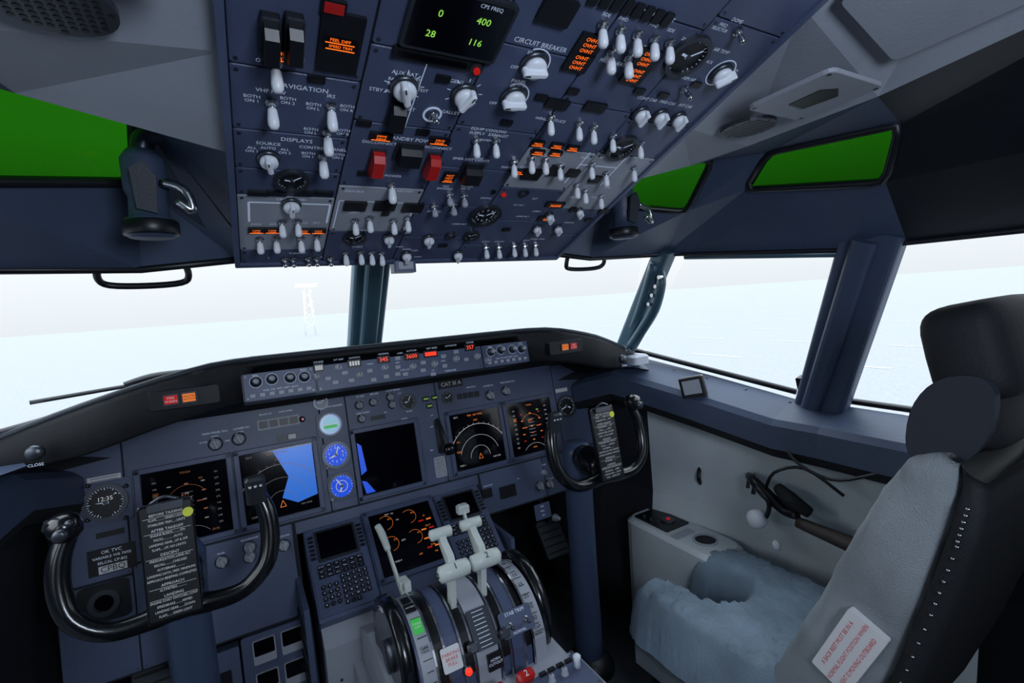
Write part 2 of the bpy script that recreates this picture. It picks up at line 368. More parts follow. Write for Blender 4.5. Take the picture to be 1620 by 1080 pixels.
# ================================================================ MAIN INSTRUMENT PANEL
o=Ob('instrument_panel',MI.M);A=MI.at
poly=[(-.73,-.34),(-.26,-.34),(-.26,-.112),(.26,-.112),(.26,-.24),(.73,-.24),(.74,.10),(.60,.27),(-.60,.27),(-.74,.10)]
o.prism(poly,-.03,-.004,'seam')
for x0,y0,x1,y1 in((-.73,-.125,-.60,.19),(-.597,-.105,-.17,.23),(-.167,-.105,-.0995,.23),(-.097,-.105,.166,.23),(.169,-.105,.597,.23),(.60,-.105,.73,.19),(-.73,-.335,-.60,-.13),(-.597,-.335,-.27,-.11),(.27,-.235,.50,-.11),(.503,-.235,.73,-.11),(-.262,-.14,.262,-.11)):
    plate(o,x0,y0,x1,y1,-.004,'panel',d=.004)
def du(o,x,y,M=None,s=.172):
    f=s/2
    for a,b,w,h in((0,f+.006,s+.026,.013),(0,-f-.006,s+.026,.013),(f+.006,0,.013,s+.026),(-f-.006,0,.013,s+.026)):
        o.box(x+a,y+b,0,w,h,.008,'plate',M,r=.002,ch=.0015)
    o.box(x,y,0,s,s,.004,'screen',M)
for x in(-.483,-.283,0,.283,.483):du(o,x,0)
z=.0044
def nd(x,blue=False):
    if blue:o.quad([(x-.01,.082,z),(x+.084,.082,z),(x+.084,-.05,z),(x+.035,-.06,z),(x+.0,-.04,z),(x+.02,.01,z)],'bluereflect')  # blue reflection on this screen, painted in as an emissive polygon
    l='line' if not blue else 'linedim';a_='ambertext' if not blue else 'amberdim'
    o.ring(x,-.055,z,.100,.1012,.0003,l,a0=25,a1=155);o.ring(x,-.055,z,.066,.0668,.0003,l,a0=15,a1=165);o.ring(x,-.055,z,.033,.0338,.0003,l,a0=0,a1=180)
    for i in range(14):
        a=math.radians(25+10*i);o.bar(x+.1*math.cos(a),-.055+.1*math.sin(a),x+.106*math.cos(a),-.055+.106*math.sin(a),z+.0003,.0009,l)
    for a,b in(((-.007,-.062),(.007,-.062)),((.007,-.062),(0,-.046)),((0,-.046),(-.007,-.062))):o.bar(x+a[0],a[1],x+b[0],b[1],z+.0004,.0013,'ambertext')
    o.text('TRK  160  MAG',x,.075,z+.0003,.008,a_);o.text('GS 0',x-.065,.076,z+.0003,.007,l)
    o.text('NAV DME',x+.055,-.066,z+.0003,.006,l);o.text('MAP',x,.058,z+.0003,.007,a_)
    o.text('TERR',x-.07,-.03,z+.0003,.007,a_);o.text('VOR 1',x-.064,-.072,z+.0003,.007,l);o.text('VTK',x-.068,.0,z+.0003,.006,a_)
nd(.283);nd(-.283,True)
def pfd(x,dim=False):
    a_,l='amberdim' if dim else 'ambertext','linedim' if dim else 'line'
    for s_,w in((-.062,.018),(.062,.018)):
        for k in range(9):o.text(str(random.randint(100,400)),x+s_,-.06+k*.015,z+.0003,.006,l)
    o.text('SPD\nLIM',x-.06,.03,z+.0003,.007,a_);o.text('ATT',x-.004,.02,z+.0003,.009,a_);o.text('FD',x+.03,.052,z+.0003,.007,'greentext' if not dim else a_)
    o.text('TO/GA',x,.072,z+.0003,.007,a_)
    o.ring(x,.0,z,.042,.0426,.0002,a_,a0=35,a1=145);o.bar(x-.036,0,x-.018,0,z+.0004,.002,a_);o.bar(x+.018,0,x+.036,0,z+.0004,.002,a_)
    o.ring(x,-.105,z,.05,.0507,.0002,l,a0=40,a1=140);o.text('29.92',x+.05,-.074,z+.0003,.007,a_);o.text('HDG',x,-.068,z+.0003,.007,a_)
    for k in range(6):o.bar(x-.012,-.03+k*.011,x+.012,-.03+k*.011,z+.0003,.0007,l)
    for k in range(5):
        for j in range(3):o.box(x-.034+.034*j,.045-k*.022,z,.008,.003,.0003,a_ if (k+j)%2 else ('darkred' if not dim else l))
pfd(.483);pfd(-.483,True)
o.quad([(-.083,.06,z),(-.072,.05,z),(-.066,-.02,z),(-.082,-.03,z)],'bluelit');o.quad([(-.083,-.045,z),(-.07,-.05,z),(-.05,-.082,z),(-.075,-.082,z)],'bluelit')  # blue reflection streaks on the centre display, painted as emissive quads
def tx(s,a,b,size=.007,m='label',dz=0):
    x,y=A(a,b);o.text(s,x,y,.0006+dz,size,m)
def lc(a,b,w,h,m=None,s='OFF'):
    x,y=A(a,b);lampcap(o,x,y,0,w,h,m,s)
x,y=A(168,794);o.box(x,y,0,.095,.095,.004,'plate',r=.01);gauge(o,x,y,.004,.038,ticks=36);o.box(x,y+.008,.0076,.04,.013,.0005,'black');o.text('12:35',x,y+.008,.0084,.013,'line')
for a,b in((140,768),(200,768),(140,822),(200,818)):
    x,y=A(a,b);sknob(o,x,y,.002,.004,'darkmetal')
x,y=A(165,757);o.box(x,y,0,.06,.014,.001,'paper')
for k in(-1,1):o.bar(x-.024,y+k*.003,x+.024,y+k*.003,.0012,.0014,'darkmetal')
x,y=A(175,843);o.box(x,y,0,.05,.012,.002,'black')
x,y=A(178,884);o.box(x,y,.0,.085,.056,.001,'black');o.text('OK TVC',x,y+.019,.0012,.010,'label');o.text('VARIABLE WB 70/02',x,y+.008,.0012,.0078,'label');o.text('SELCAL CP-BQ',x,y-.003,.0012,.008,'label');o.box(x,y-.018,.001,.05,.016,.0004,'paper');o.text('CPBQ',x,y-.018,.0016,.017,'black')
x,y=A(166,952);o.box(x,y,0,.09,.08,.004,'black',r=.01);o.ring(x,y,.004,.018,.028,.006,'darkmetal');o.cyl(x,y,.004,.016,.003,'screen')
for a,b in((341,702),(378,694),(775,625),(800,618)):
    x,y=A(a,b);knob(o,x,y,0,.015,20,'lightgrey')
tx('MAIN PANEL DUs',340,684);tx('LOWER DU',382,677);tx('LOWER DU',772,610);tx('MAIN PANEL DUs',803,604)
tx('NORM',340,690,.005);tx('NORM',380,683,.005);tx('OUTBD',322,700,.005);tx('INBD',360,697,.005)
x,y=A(441,668);o.box(x,y,0,.10,.026,.002,'lightgrey',r=.002)
for k in range(4):o.box(x-.036+.024*k,y,.002,.019,.018,.003,'black',r=.001)
for k in range(4):lc(727+k*9,627-k*1.3,.013,.014)
lc(462,690,.02,.014,'paper');lc(446,693,.018,.014)
x,y=A(478,663);sknob(o,x,y,0,.006,'darkmetal');o.cyl(x,y,.012,.003,.004,'darkred')
x,y=A(507,637);gauge(o,x,y,0,.018,face='lightgrey',ticks=12)
x,y=A(522,671);o.box(x,y,0,.07,.066,.006,'plate',r=.012);o.cyl(x,y,.006,.027,.002,'glassdial',n=28);o.ring(x,y,.006,.027,.031,.005,'darkmetal');o.cyl(x,y-.0,.0065,.021,.002,'cyan',n=28);o.box(x,y-.006,.0086,.034,.008,.0006,'green');o.bar(x-.02,y,x+.02,y,.0095,.002,'line')
for a,b in((531,719),(540,768)):
    x,y=A(a,b);o.box(x,y,0,.07,.07,.006,'plate',r=.012);o.cyl(x,y,.006,.032,.002,'bluelit',n=28);gauge(o,x,y,.006,.0335,face='bluelit',ticks=24,ink='line',ang=70 if a<535 else 120,num=10 if a<535 else None);sknob(o,x-.028,y-.029,.004,.004,'lightgrey')
    if a>535:o.ring(x,y,.0085,.014,.0155,.001,'line')
tx('YAW DAMPER',528,642)
x,y=A(645,635);gauge(o,x,y,0,.023,ang=60);o.text('FLAPS',x,y-.029,.001,.007,'label')
for a,b in((568,641),(590,636),(572,662),(620,640),(617,628)):
    x,y=A(a,b);knob(o,x,y,0,.0115,20,'lightgrey')
tx('N1 SET',570,627);tx('SPD REF',592,623);tx('AUTO BRAKE',622,617);tx('FUEL FLOW',574,653);lc(598,660,.035,.01);tx('ENGINE',640,662,.005);tx('BRT',610,652,.005);tx('RTO',632,622,.005)
x,y=A(712,607);o.box(x,y,0,.078,.024,.008,'black',r=.002);o.text('CAT III A',x,y,.0084,.017,'paper')
x,y=A(708,629);gauge(o,x,y,0,.018,ticks=12)
for a,b in((673,631),(687,629),(679,642)):lc(a,b,.016,.012);tx('GEAR',a,b,.006,'greentext',.005)
x,y=A(695,690);o.box(x,y,0,.022,.10,.004,'black',r=.004)
o.tube([(x,y+.05,.0),(x,y+.02,.03),(x+.004,y-.035,.05)],[.006,.006,.007],'darkmetal');o.lathe([(.004,-.018),(.017,-.012),(.018,.0),(.017,.012),(.004,.018)],'blackgloss',T(x+.004,y-.038,.052)@RY(90),16)
tx('UP',683,657,.006);tx('OFF',683,675,.006);tx('DN',683,712,.006)
x,y=A(697,738);o.box(x,y,0,.036,.06,.001,'lightgrey',r=.003)
for k,s in enumerate(('LANDING GEAR','LIMIT (IAS)','OPERATING','EXTEND 270K','RETRACT 235K','FLAPS LIMIT','1 250K  5 250K','10 210K 25 190K')):o.text(s,x,y+.024-k*.0068,.0012,.0048,'black')
x,y=A(896,642);gauge(o,x,y,0,.036,ticks=36,ang=200);x,y=A(888,617);o.box(x,y,0,.05,.013,.001,'paper')
for a,b in((770,780),(803,777)):lc(a,b,.05 if a>780 else .03,.03 if a>780 else .022)
for a,b in((853,768),(868,765),(395,880),(449,862),(351,888),(395,865)):
    x,y=A(a,b);knob(o,x,y,0,.014,15,'lightgrey')
x,y=A(860,747);sknob(o,x,y,0,.007)
x,y=A(858,808);o.box(x,y,0,.06,.05,.003,'plate',r=.003)
for k in range(3):o.text(('TEST','PULL','ON')[k],x,y+.015-k*.014,.0034,.007,'label')
x,y=A(877,818);o.lathe([(.012,0),(.012,.01),(.008,.02),(.006,.03)],'lightgrey',T(x,y,0))
x,y=A(852,718);o.box(x,y,0,.05,.008,.001,'paper')
for s,a,b in(('BACKGROUND',395,852),('AFDS FLOOD',447,848),('PANEL',350,875),('MIC',820,757),('FOOT AIR',870,757),('BRAKE PRESS',772,768),('SPEED BRAKE',745,612),('BELOW G/S',420,655),('NOSE WHEEL',452,650),('DOME',860,735)):tx(s,a,b,.0055)
o.done()
o=Ob('knee_panel',MI.M)
cx,cy=-.33,-.475
o.box(cx,cy,-.03,.16,.26,.03,'panel',r=.006,ch=.002)
for i in range(2):
    for j in range(2):
        o.box(cx-.032+i*.062,cy+.090-j*.075,0,.05,.055,.006,'lightgrey',r=.004);o.box(cx-.032+i*.062,cy+.099-j*.075,.006,.044,.034,.001,'screen',r=.003)
for k in range(2):o.tube([(cx-.07,cy-.04-k*.03,.02),(cx+.07,cy-.04-k*.03,.02)],.008,'metal')
o.box(-.48,-.45,-.05,.13,.18,.04,'panel',r=.004);o.box(-.48,-.43,-.01,.09,.05,.004,'black',r=.004)
for i in range(4):sknob(o,-.52+i*.025,-.49,-.01,.005)
o.done()
# ================================================================ GLARESHIELD
o=Ob('glareshield')
def gz(x):
    a=abs(x);return .338 if a<.38 else .338-.066*((a-.38)/.27)**1.4
def gy(x):
    a=abs(x);return -.228 if a<.34 else (-.228-.057*min(1,(a-.34)/.08) if a<.45 else -.285+.10*max(0,(a-.55)/.25))
def gh(x):
    a=abs(x);return .012 if a<.34 else .080 if a<.6 else .080-.035*(a-.6)/.2
def wy(x):
    a=abs(x);return .20-.12*(a/.4)**2 if a<.4 else .08-.22*(a-.4)/.38
N=64;vs=[];fs=[];GX=.79
for i in range(N+1):
    x=-GX+2*GX*i/N;y0=gy(x);z0=gz(x);h=gh(x)
    zb=min(.30-.10*(abs(x)/.78)**1.3,z0-.01)
    vs+=[(x,wy(x)+.02,zb),(x,(wy(x)+y0)/2,(zb+z0)/2+.012),(x,y0+.03,z0+.003),(x,y0+.006,z0-.002),(x,y0,z0-.010),(x,y0+.002,z0-h),(x,y0+.03,z0-h-.008),(x,y0+.16,z0-h+.01),(x,.035,.19)]
m=9
for i in range(N):
    for k in range(m-1):fs.append((i*m+k,i*m+k+1,(i+1)*m+k+1,(i+1)*m+k))
fs+=[tuple(range(m)),tuple(range(N*m,N*m+m))[::-1]]
o.add(vs,fs,'blackpad',smooth=True)
o.tube([(-GX+2*GX*i/40,gy(-GX+2*GX*i/40)+.012,gz(-GX+2*GX*i/40)+.002) for i in range(41)],.006,'padgrey',sub=1,n=6)
for sx in(-1,1):
    M=T(sx*.439,-.288,.287)@RX(90)
    o.box(0,0,-.02,.11,.036,.020,'black',M,r=.004,ch=.001)
    for k,(m_,s_,c_2) in enumerate((('redlit','FIRE\nWARN','paper'),('amber','MASTER\nCAUTION','black'))):
        xx=sx*(.022-.028*k);o.box(xx,0,.0,.025,.021,.002,'darkmetal',M,r=.002);o.box(xx,0,.002,.020,.015,.002,'darkred' if k==0 else 'ambertext',M,r=.001);o.text(s_,xx,0,.0044,.0052 if k else .0065,c_2,M)
    M=T(sx*.66,-.262,.225)@RX(90);o.lathe([(.013,0),(.013,.008),(.009,.012)],'darkmetal',M);o.text('CLOSE',0,-.020,.010,.007,'label',M)
o.done()
o=Ob('autopilot_panel',GS.M);A=GS.at
o.box(0,0,-.16,.69,.058,.159,'black',r=.004)
for x0,x1 in((-.343,-.205),(-.202,.202),(.205,.343)):
    plate(o,x0,-.0285,x1,.0285,0,'panel',.004)
z=.0042
def tx(s,a,b,size=.0055,m='label',dz=0):
    x,y=A(a,b);o.text(s,x,y,z+.0003+dz,size,m)
for s,a,b,w in(('345',606,569,.03),('3600',650,564,.038),('357',742,550,.03),('',680,560,.036),('',560,575,.03),('',504,582,.02)):
    x,y=A(a,b);o.box(x,y,z,w,.017,.002,'black',r=.001)
    if s:o.text(s,x,y,z+.0023,.014,'redtext')
    elif a==680:o.box(x,y,z+.002,w*.8,.009,.0004,'redlit')
    else:
        for k in range(4):o.box(x-w*.3+k*w*.2,y,z+.002,w*.14,.01,.0003,'line')
for a,b in((535,582),(568,593),(608,582),(652,580),(686,576),(753,564),(500,596),(720,568),(770,570)):
    x,y=A(a,b);sknob(o,x,y,z,.0066,'lightgrey')
for a,b in((518,599),(545,590),(584,587),(628,567),(628,581),(628,592),(668,574),(668,586),(700,564),(702,579),(736,569),(590,601),(555,602),(720,557),(640,592),(530,605),(610,596),(684,592)):
    x,y=A(a,b);o.box(x,y,z,.013,.009,.004,'lightgrey',r=.001,ch=.0008)
for s,a,b in(('COURSE',503,573),('A/T ARM',535,569),('IAS/MACH',560,566),('HEADING',606,560),('ALTITUDE',650,555),('VERT SPEED',682,551),('A/P ENGAGE',712,547),('COURSE',742,542),('VNAV',585,576),('LNAV',632,559),('APP',628,574),('VOR LOC',640,585),('CWS',700,571),('V/S',684,586),('DISENGAGE',712,586)):tx(s,a,b)
for s_ in(-1,1):
    cx=s_*.274
    for dx,dy in((-.045,.01),(-.015,.012),(.02,.010),(.048,.008)):
        M=T(cx+dx,dy,z);o.lathe([(.0105,0),(.0105,.004),(.008,.006),(.0075,.014),(.005,.015)],'darkmetal',M,16);o.lathe([(.0055,.014),(.005,.020)],'lightgrey',M,12);o.ring(0,0,0,.0115,.0122,.0004,'label',M)
    for k in range(7):o.box(cx-.054+k*.018,-.018,z,.010,.007,.004,'lightgrey',r=.001)
    for s,dx in(('MINS',-.045),('BARO',.048),('WXR  STA  WPT  ARPT  DATA',0)):o.text(s,cx+dx,.0235 if dx else -.0095,z+.0003,.005,'label')
o.done()
# ================================================================ FORWARD PEDESTAL, CDUs, LOWER DISPLAY
o=Ob('lower_display_unit',CD.M)
o.box(0,-.115,-.06,.202,.235,.058,'panel',r=.003)
du(o,0,-.095,s=.172)
z=.0044
for x,y in((-.045,-.04),(.02,-.04),(-.045,-.10),(.02,-.10)):
    o.ring(x,y,z,.019,.0197,.0002,'ambertext',a0=-90,a1=130);o.text('0.0' if y<-.05 else '00.0',x+.012,y+.008,z+.0003,.0062,'ambertext')
for s,x,y in(('N1',-.012,-.04),('EGT',-.012,-.1),('TAT  +2c',-.03,-.018),('FF',.06,-.05),('OIL P',.062,-.08),('OIL T',.062,-.105),('FUEL',.06,-.135),('LBS',.02,-.15),('HYD P',-.04,-.15),('VIB',.062,-.155)):o.text(s,x,y,z+.0003,.0062,'ambertext' if x>0 else 'line')
for k in range(8):o.box(.048+.022*(k%2),-.062-.013*(k//2)*2,z,.014,.004,.0003,'darkred' if k%3==0 else 'ambertext')
o.done()
for s_ in(-1,1):
    o=Ob('flight_computer_keypad',CD.M)
    cx=s_*.175
    o.box(cx,-.115,-.05,.144,.23,.05,'panel',r=.004,ch=.001);o.box(cx,-.112,0,.138,.218,.004,'plate',r=.005,ch=.001)
    o.box(cx,-.052,.004,.10,.082,.003,'darkmetal',r=.004);o.box(cx,-.052,.007,.088,.070,.0006,'screen')
    for i in range(6):
        for k in(-1,1):o.box(cx+k*.060,-.025-i*.011,.004,.012,.006,.004,'black',r=.001)
    for r in range(3):
        for c in range(6):o.box(cx-.048+c*.0185,-.106-r*.0115,.004,.0155,.009,.0045,'black',r=.001,ch=.0006);o.text(('INIT REF','RTE','CLB','CRZ','DES','MENU','LEGS','DEP','HOLD','PROG','EXEC','N1','FIX','PREV','NEXT','A','B','C')[r*6+c],cx-.048+c*.0185,-.106-r*.0115,.0087,.0035,'label')
    ks='ABCDEFGHIJKLMNOPQRSTUVWXYZ /'
    for r in range(6):
        for c in range(5):
            if r*5+c<28:o.box(cx-.004+c*.0135,-.142-r*.0125,.004,.0105,.0095,.0045,'black',r=.001,ch=.0006);o.text(ks[r*5+c],cx-.004+c*.0135,-.142-r*.0125,.0087,.006,'label')
    for r in range(4):
        for c in range(3):
            o.cyl(cx-.050+c*.0145,-.155-r*.014,.004,.0055,.0045,'black',n=12);o.text('1234567890.-'[r*3+c],cx-.050+c*.0145,-.155-r*.014,.0087,.006,'label')
    o.done()
# ================================================================ PEDESTAL + THROTTLE QUADRANT
o=Ob('center_pedestal')
def yzprism(o,poly,x0,x1,mt,ch=0):o.prism(poly,x0,x1,mt,frame((0,0,0),(0,1,0),(0,0,1),(1,0,0)),ch)
yzprism(o,[(-.235,-.70),(-.235,-.335),(-.03,-.19),(.02,-.16),(.02,-.70)],-.243,.243,'liner')
for k in range(5):o.box(-.215,-.2365,-.42-.05*k,.006,.001,.006,'darkmetal')
yzprism(o,[(-1.3,-.70),(-1.3,-.30),(-.62,-.295),(-.40,-.39),(-.22,-.39),(-.22,-.70)],-.185,.185,'lightgrey')
M=frame((0,0,-.295),(1,0,0),(0,1,0),(0,0,1))
for j,(y0,y1) in enumerate(((-.70,-.60),(-.86,-.703),(-1.02,-.863),(-1.28,-1.023))):
    for x0,x1 in((-.18,-.06),(-.058,.058),(.06,.18)) if j else ((-.18,.18),):
        plate(o,x0,y0,x1,y1,0,'panel',.005,True,M)
        if j:
            for k in range(3):knob(o,x0+.02+k*.038,y0+.03,.005,.008,30*k,'lightgrey',M)
            o.box((x0+x1)/2,y1-.045,.005,.09,.03,.004,'screen',M,r=.002);o.text('118.500',(x0+x1)/2,y1-.045,.0094,.016,'ambertext',M)
for x,s in((-.075,'1'),(-.012,'APU'),(.05,'2')):
    Mh=T(x,-.624,-.288)@RX(25)
    o.lathe([(.012,0),(.012,.02)],'darkmetal',Mh);o.box(0,0,.018,.034,.020,.020,'red',Mh,r=.006,ch=.004);o.text(s,0,0,.0384,.016 if len(s)<2 else .011,'paper',Mh)
o.lathe([(.007,0),(.006,.014),(.008,.022),(.004,.026)],'white',T(.160,-.645,-.288))
for k,s in enumerate(('OVHT','FAULT','TEST','FIRE')):o.text(s,.10+k*.022,-.607,-.2898,.006,'label')
for k in range(4):o.box(.095+k*.02,-.622,-.29,.014,.008,.004,'black')
for k in range(2):sknob(o,.10+.03*k,-.645,-.29,.006)
o.done()
o=Ob('throttle_quadrant')
YC,ZC=-.475,-.265
YZ=frame((0,YC,ZC),(0,1,0),(0,0,1),(1,0,0))
def drum(x0,x1,r,mt,a0=0,a1=180,rb=.02):
    P=[(r*math.cos(math.radians(a)),r*math.sin(math.radians(a))) for a in np.linspace(a0,a1,25)]
    o.prism(P+[(-r,-.06),(r,-.06)],x0,x1,mt,YZ,ch=.0)
drum(-.128,.128,.112,'panel')
yzprism(o,[(-.62,-.38),(-.62,-.29),(-.33,-.27),(-.25,-.30),(-.25,-.38)],-.165,.165,'lightgrey')
for x0,x1,mt in((-.124,-.098,'lightgrey'),(-.078,-.052,'plate'),(-.022,.022,'lightgrey'),(.052,.078,'plate'),(.096,.126,'lightgrey')):drum(x0,x1,.119,mt,12,168)
for x in(-.088,-.037,.037,.088):
    for k in range(2):drum(x+(-1+2*k)*.010-.002,x+(-1+2*k)*.010+.002,.121,'metal',14,166)
    drum(x-.008,x+.008,.1125,'black',10,170)
def on(a,x,r=.1195):
    a=math.radians(a);return fz((x,YC+r*math.cos(a),ZC+r*math.sin(a)),(0,math.cos(a),math.sin(a)),(1,0,0))
for k,a in enumerate(range(20,165,9)):
    for x in(-.110,.111):o.box(0,0,0,.012 if k%2 else .018,.0015,.0004,'black',on(a,x))
for a,s in((150,'40'),(140,'30'),(130,'25'),(118,'15'),(106,'10'),(95,'5'),(84,'2'),(73,'1'),(62,'UP')):o.text(s,.0,0,.001,.012,'black',on(a,.110))
o.text('FLAP\nDOWN',0,0,.001,.008,'black',on(160,.110))
o.box(0,0,0,.018,.028,.003,'green',on(118,-.112));o.box(0,0,0,.02,.02,.0035,'black',on(98,-.112));o.box(0,0,0,.016,.02,.003,'black',on(85,-.112))
o.text('TAKE\nOFF',0,0,.0036,.007,'paper',on(118,-.112));o.text('STAB\nTRIM',0,0,.002,.007,'black',on(138,-.112));o.text('ARMED',0,0,.0036,.0055,'paper',on(98,-.112))
M=on(140,.0);o.box(0,0,0,.046,.07,.003,'darkmetal',M,r=.004)
for k in range(9):o.bar(-.012,-.03+k*.0075,.012,-.03+k*.0075,.0032,.001,'label',M)
for sx in(-1,1):
    M=frame((sx*.144,YC+.010,ZC+.024),(0,1,0),(0,0,1),(1,0,0))
    R=.108
    o.lathe([(R-.03,-.009),(R-.004,-.012),(R,-.009),(R+.001,0),(R,.009),(R-.004,.012),(R-.03,.009)],'blackgloss',M,40)
    o.lathe([(.03,-.015),(.03,.015)],'darkmetal',M,20)
    o.ring(0,0,-.013,R-.022,R-.017,.026,'paper',M,a0=60,a1=85)
for sx in(-1,1):
    x=sx*.033
    o.prism([(-.012,0),(.012,0),(.009,.1),(.016,.155),(-.006,.16)],-.006,.006,'lever',frame((x,-.50,-.23),(0,1,0),(0,0,1),(1,0,0))@RZ(8),ch=.001)
    o.lathe([(.008,-.032),(.015,-.028),(.0165,-.01),(.0165,.012),(.015,.028),(.006,.033)],'lever',T(x,-.535,-.077)@RY(90),18)
    o.text('1' if sx<0 else '2',0,0,.0168,.017,'black',fz((x,-.535,-.077),(0,-.6,.8)))
    o.lathe([(.005,-.006),(.0055,0),(.0045,.002)],'darkmetal',T(x+sx*.034,-.535,-.077)@RY(90*sx),12)
    o.prism([(0,0),(.014,-.004),(.046,.022),(.060,.042),(.050,.048),(.034,.032),(.006,.016)],-.007,.007,'lever',frame((x,-.53,-.07),(0,1,0),(0,0,1),(1,0,0)),ch=.001)
    o.lathe([(.004,-.024),(.011,-.021),(.011,.021),(.004,.024)],'lever',T(x,-.477,-.026)@RY(90),14)
    M=on(150,x*1.0,.118);o.lathe([(.005,0),(.006,.02)],'darkmetal',M);o.box(0,0,.018,.018,.018,.012,'darkmetal',M,r=.005,ch=.002)
o.prism([(0,-.008),(.17,-.005),(.17,.006),(0,.008)],-.003,.003,'lever',frame((-.088,-.37,-.205),(0,.85,.53),(0,-.53,.85),(1,0,0)))
o.tube([(-.088,-.26,-.135),(-.09,-.225,-.112),(-.095,-.205,-.095)],[.007,.009,.008],'lever')
o.box(-.088,-.37,-.17,.022,.03,.016,'lever',r=.004,ch=.002);o.box(-.088,-.40,-.165,.014,.014,.02,'lever',r=.003)
o.beam((.088,-.40,-.20),(.088,-.31,-.075),.006,.014,'lever');o.box(.088,-.306,-.078,.03,.022,.020,'lever',r=.005,ch=.004)
M=on(146,.070,.122);o.box(0,0,0,.07,.045,.004,'panel',M,r=.004);o.text('STAB TRIM',0,.016,.0046,.009,'label',M)
for k in(-1,1):toggle(o,k*.018,-.004,.004,15,'darkmetal',L=.012,r=.004,M=M)
o.text('NORMAL',0,-.018,.0046,.007,'label',M)
M=on(152,-.07,.122);o.box(0,0,0,.036,.04,.003,'paper',M,r=.003);o.text('PARKING\nBRAKE\nPULL',0,0,.0034,.008,'redlabel',M)
M=on(166,-.045,.122);o.lathe([(.009,0),(.009,.004),(.008,.005)],'darkmetal',M);o.lathe([(.007,.003),(.006,.009),(.001,.011)],'redlit',M)
M=on(168,.01,.122);o.box(0,0,0,.03,.03,.004,'black',M);o.text('HORN\nCUTOUT',0,0,.0045,.007,'label',M)
o.done()
# ================================================================ YOKES
CL=[('BEFORE TAXIING',1),('FLAPS............GREEN LIGHT',0),('STABILIZER TRIM.......UNITS',0),('AFTER TAKEOFF',1),('ENGINE BLEEDS...........ON',0),('PACKS................AUTO',0),('LANDING GEAR....UP & OFF',0),('FLAPS......UP, NO LIGHTS',0),('DESCENT',1),('PRESSURIZATION..LAND ALT',0),('RECALL...........CHECKED',0),('AUTOBRAKE..............',0),('LANDING DATA..VREF, MINIMUMS',0),('APPROACH BRIEFING..COMPLETED',0),('APPROACH',1),('ALTIMETERS..............',0),('LANDING',1),('ENGINE START SWITCHES..CONT',0),('SPEEDBRAKE..........ARMED',0),('LANDING GEAR.........DOWN',0),('FLAPS........GREEN LIGHT',0)]
for sx in(-1,1):
    X=sx*.480;o=Ob('control_yoke')
    P=[(-.135,-.335,.10),(-.150,-.345,.06),(-.152,-.357,.01),(-.138,-.37,-.035),(-.10,-.375,-.066),(-.05,-.37,-.072),(0,-.365,-.066),(.05,-.37,-.072),(.10,-.375,-.066),(.138,-.37,-.035),(.152,-.357,.01),(.150,-.345,.06),(.135,-.335,.10)]
    o.tube([(X+a,b,c) for a,b,c in P],[.014,.0165,.017,.016,.015,.017,.022,.017,.015,.016,.017,.0165,.014],'blackgloss',n=14)
    for k in(-1,1):
        big=(k==sx)
        M=T(X+k*.137,-.345,.108)@RX(10)
        if big:
            o.lathe([(.010,-.02),(.020,-.012),(.024,0),(.023,.014),(.014,.024),(.004,.026)],'blackgloss',M@RY(12*k),18)
            o.lathe([(.011,0),(.010,.014),(.006,.016)],'darkmetal',M@T(0,-.018,.002)@RX(80));o.cyl(k*.02,-.005,0,.008,.014,'black',M@RY(20),12)
            o.lathe([(.006,0),(.005,.010)],'darkmetal',M@T(-k*.012,-.016,.016)@RX(60))
        else:
            o.box(0,-.004,-.028,.036,.024,.052,'darkmetal',M,r=.008,ch=.005)
            for j in range(3):o.cyl(-.009+.009*j,-.0165,.008,.0025,.003,'paper',M@RX(0),8)
    o.lathe([(.036,0),(.040,.02),(.040,.07),(.034,.10)],'blackgloss',fz((X,-.37,-.045),(0,1,.12)),24)
    o.lathe([(.045,-.665),(.043,-.55),(.040,-.30),(.040,-.06),(.044,.01),(.034,.035)],'column',T(X+sx*.004,-.245,-.035),24)
    o.lathe([(.075,0),(.072,.02),(.05,.05)],'black',T(X+sx*.004,-.245,-.70),24)
    d=Vector((0,-.035,-.18)).normalized();up=-d;nr=Vector((1,0,0)).cross(up)
    if nr.y>0:nr=-nr
    M=frame(Vector((X,-.389,.030)),Vector((1,0,0)),up,nr)
    o.box(0,0,-.010,.078,.194,.010,'blackgloss',M,r=.006,ch=.001)
    o.box(0,0,.0,.072,.184,.0006,'black',M,r=.003)
    o.box(0,.09,.0,.05,.012,.008,'darkmetal',M,r=.003);o.tube([(-.02,.098,.004),(0,.106,.006),(.02,.098,.004)],.003,'darkmetal',M,n=6)
    yy=.080
    for s,h in CL:
        if h:yy-=.002
        o.text(s,0,yy,.001,.0062 if h else .0055,'paper',M,sx=.80 if not h else 1)
        if h:o.bar(-.033,yy-.0042,.033,yy-.0042,.001,.0005,'paper',M)
        yy-=.0078
    o.cyl(.031,.072,.0,.008,.0016,'yellow',M,16)
    o.done()
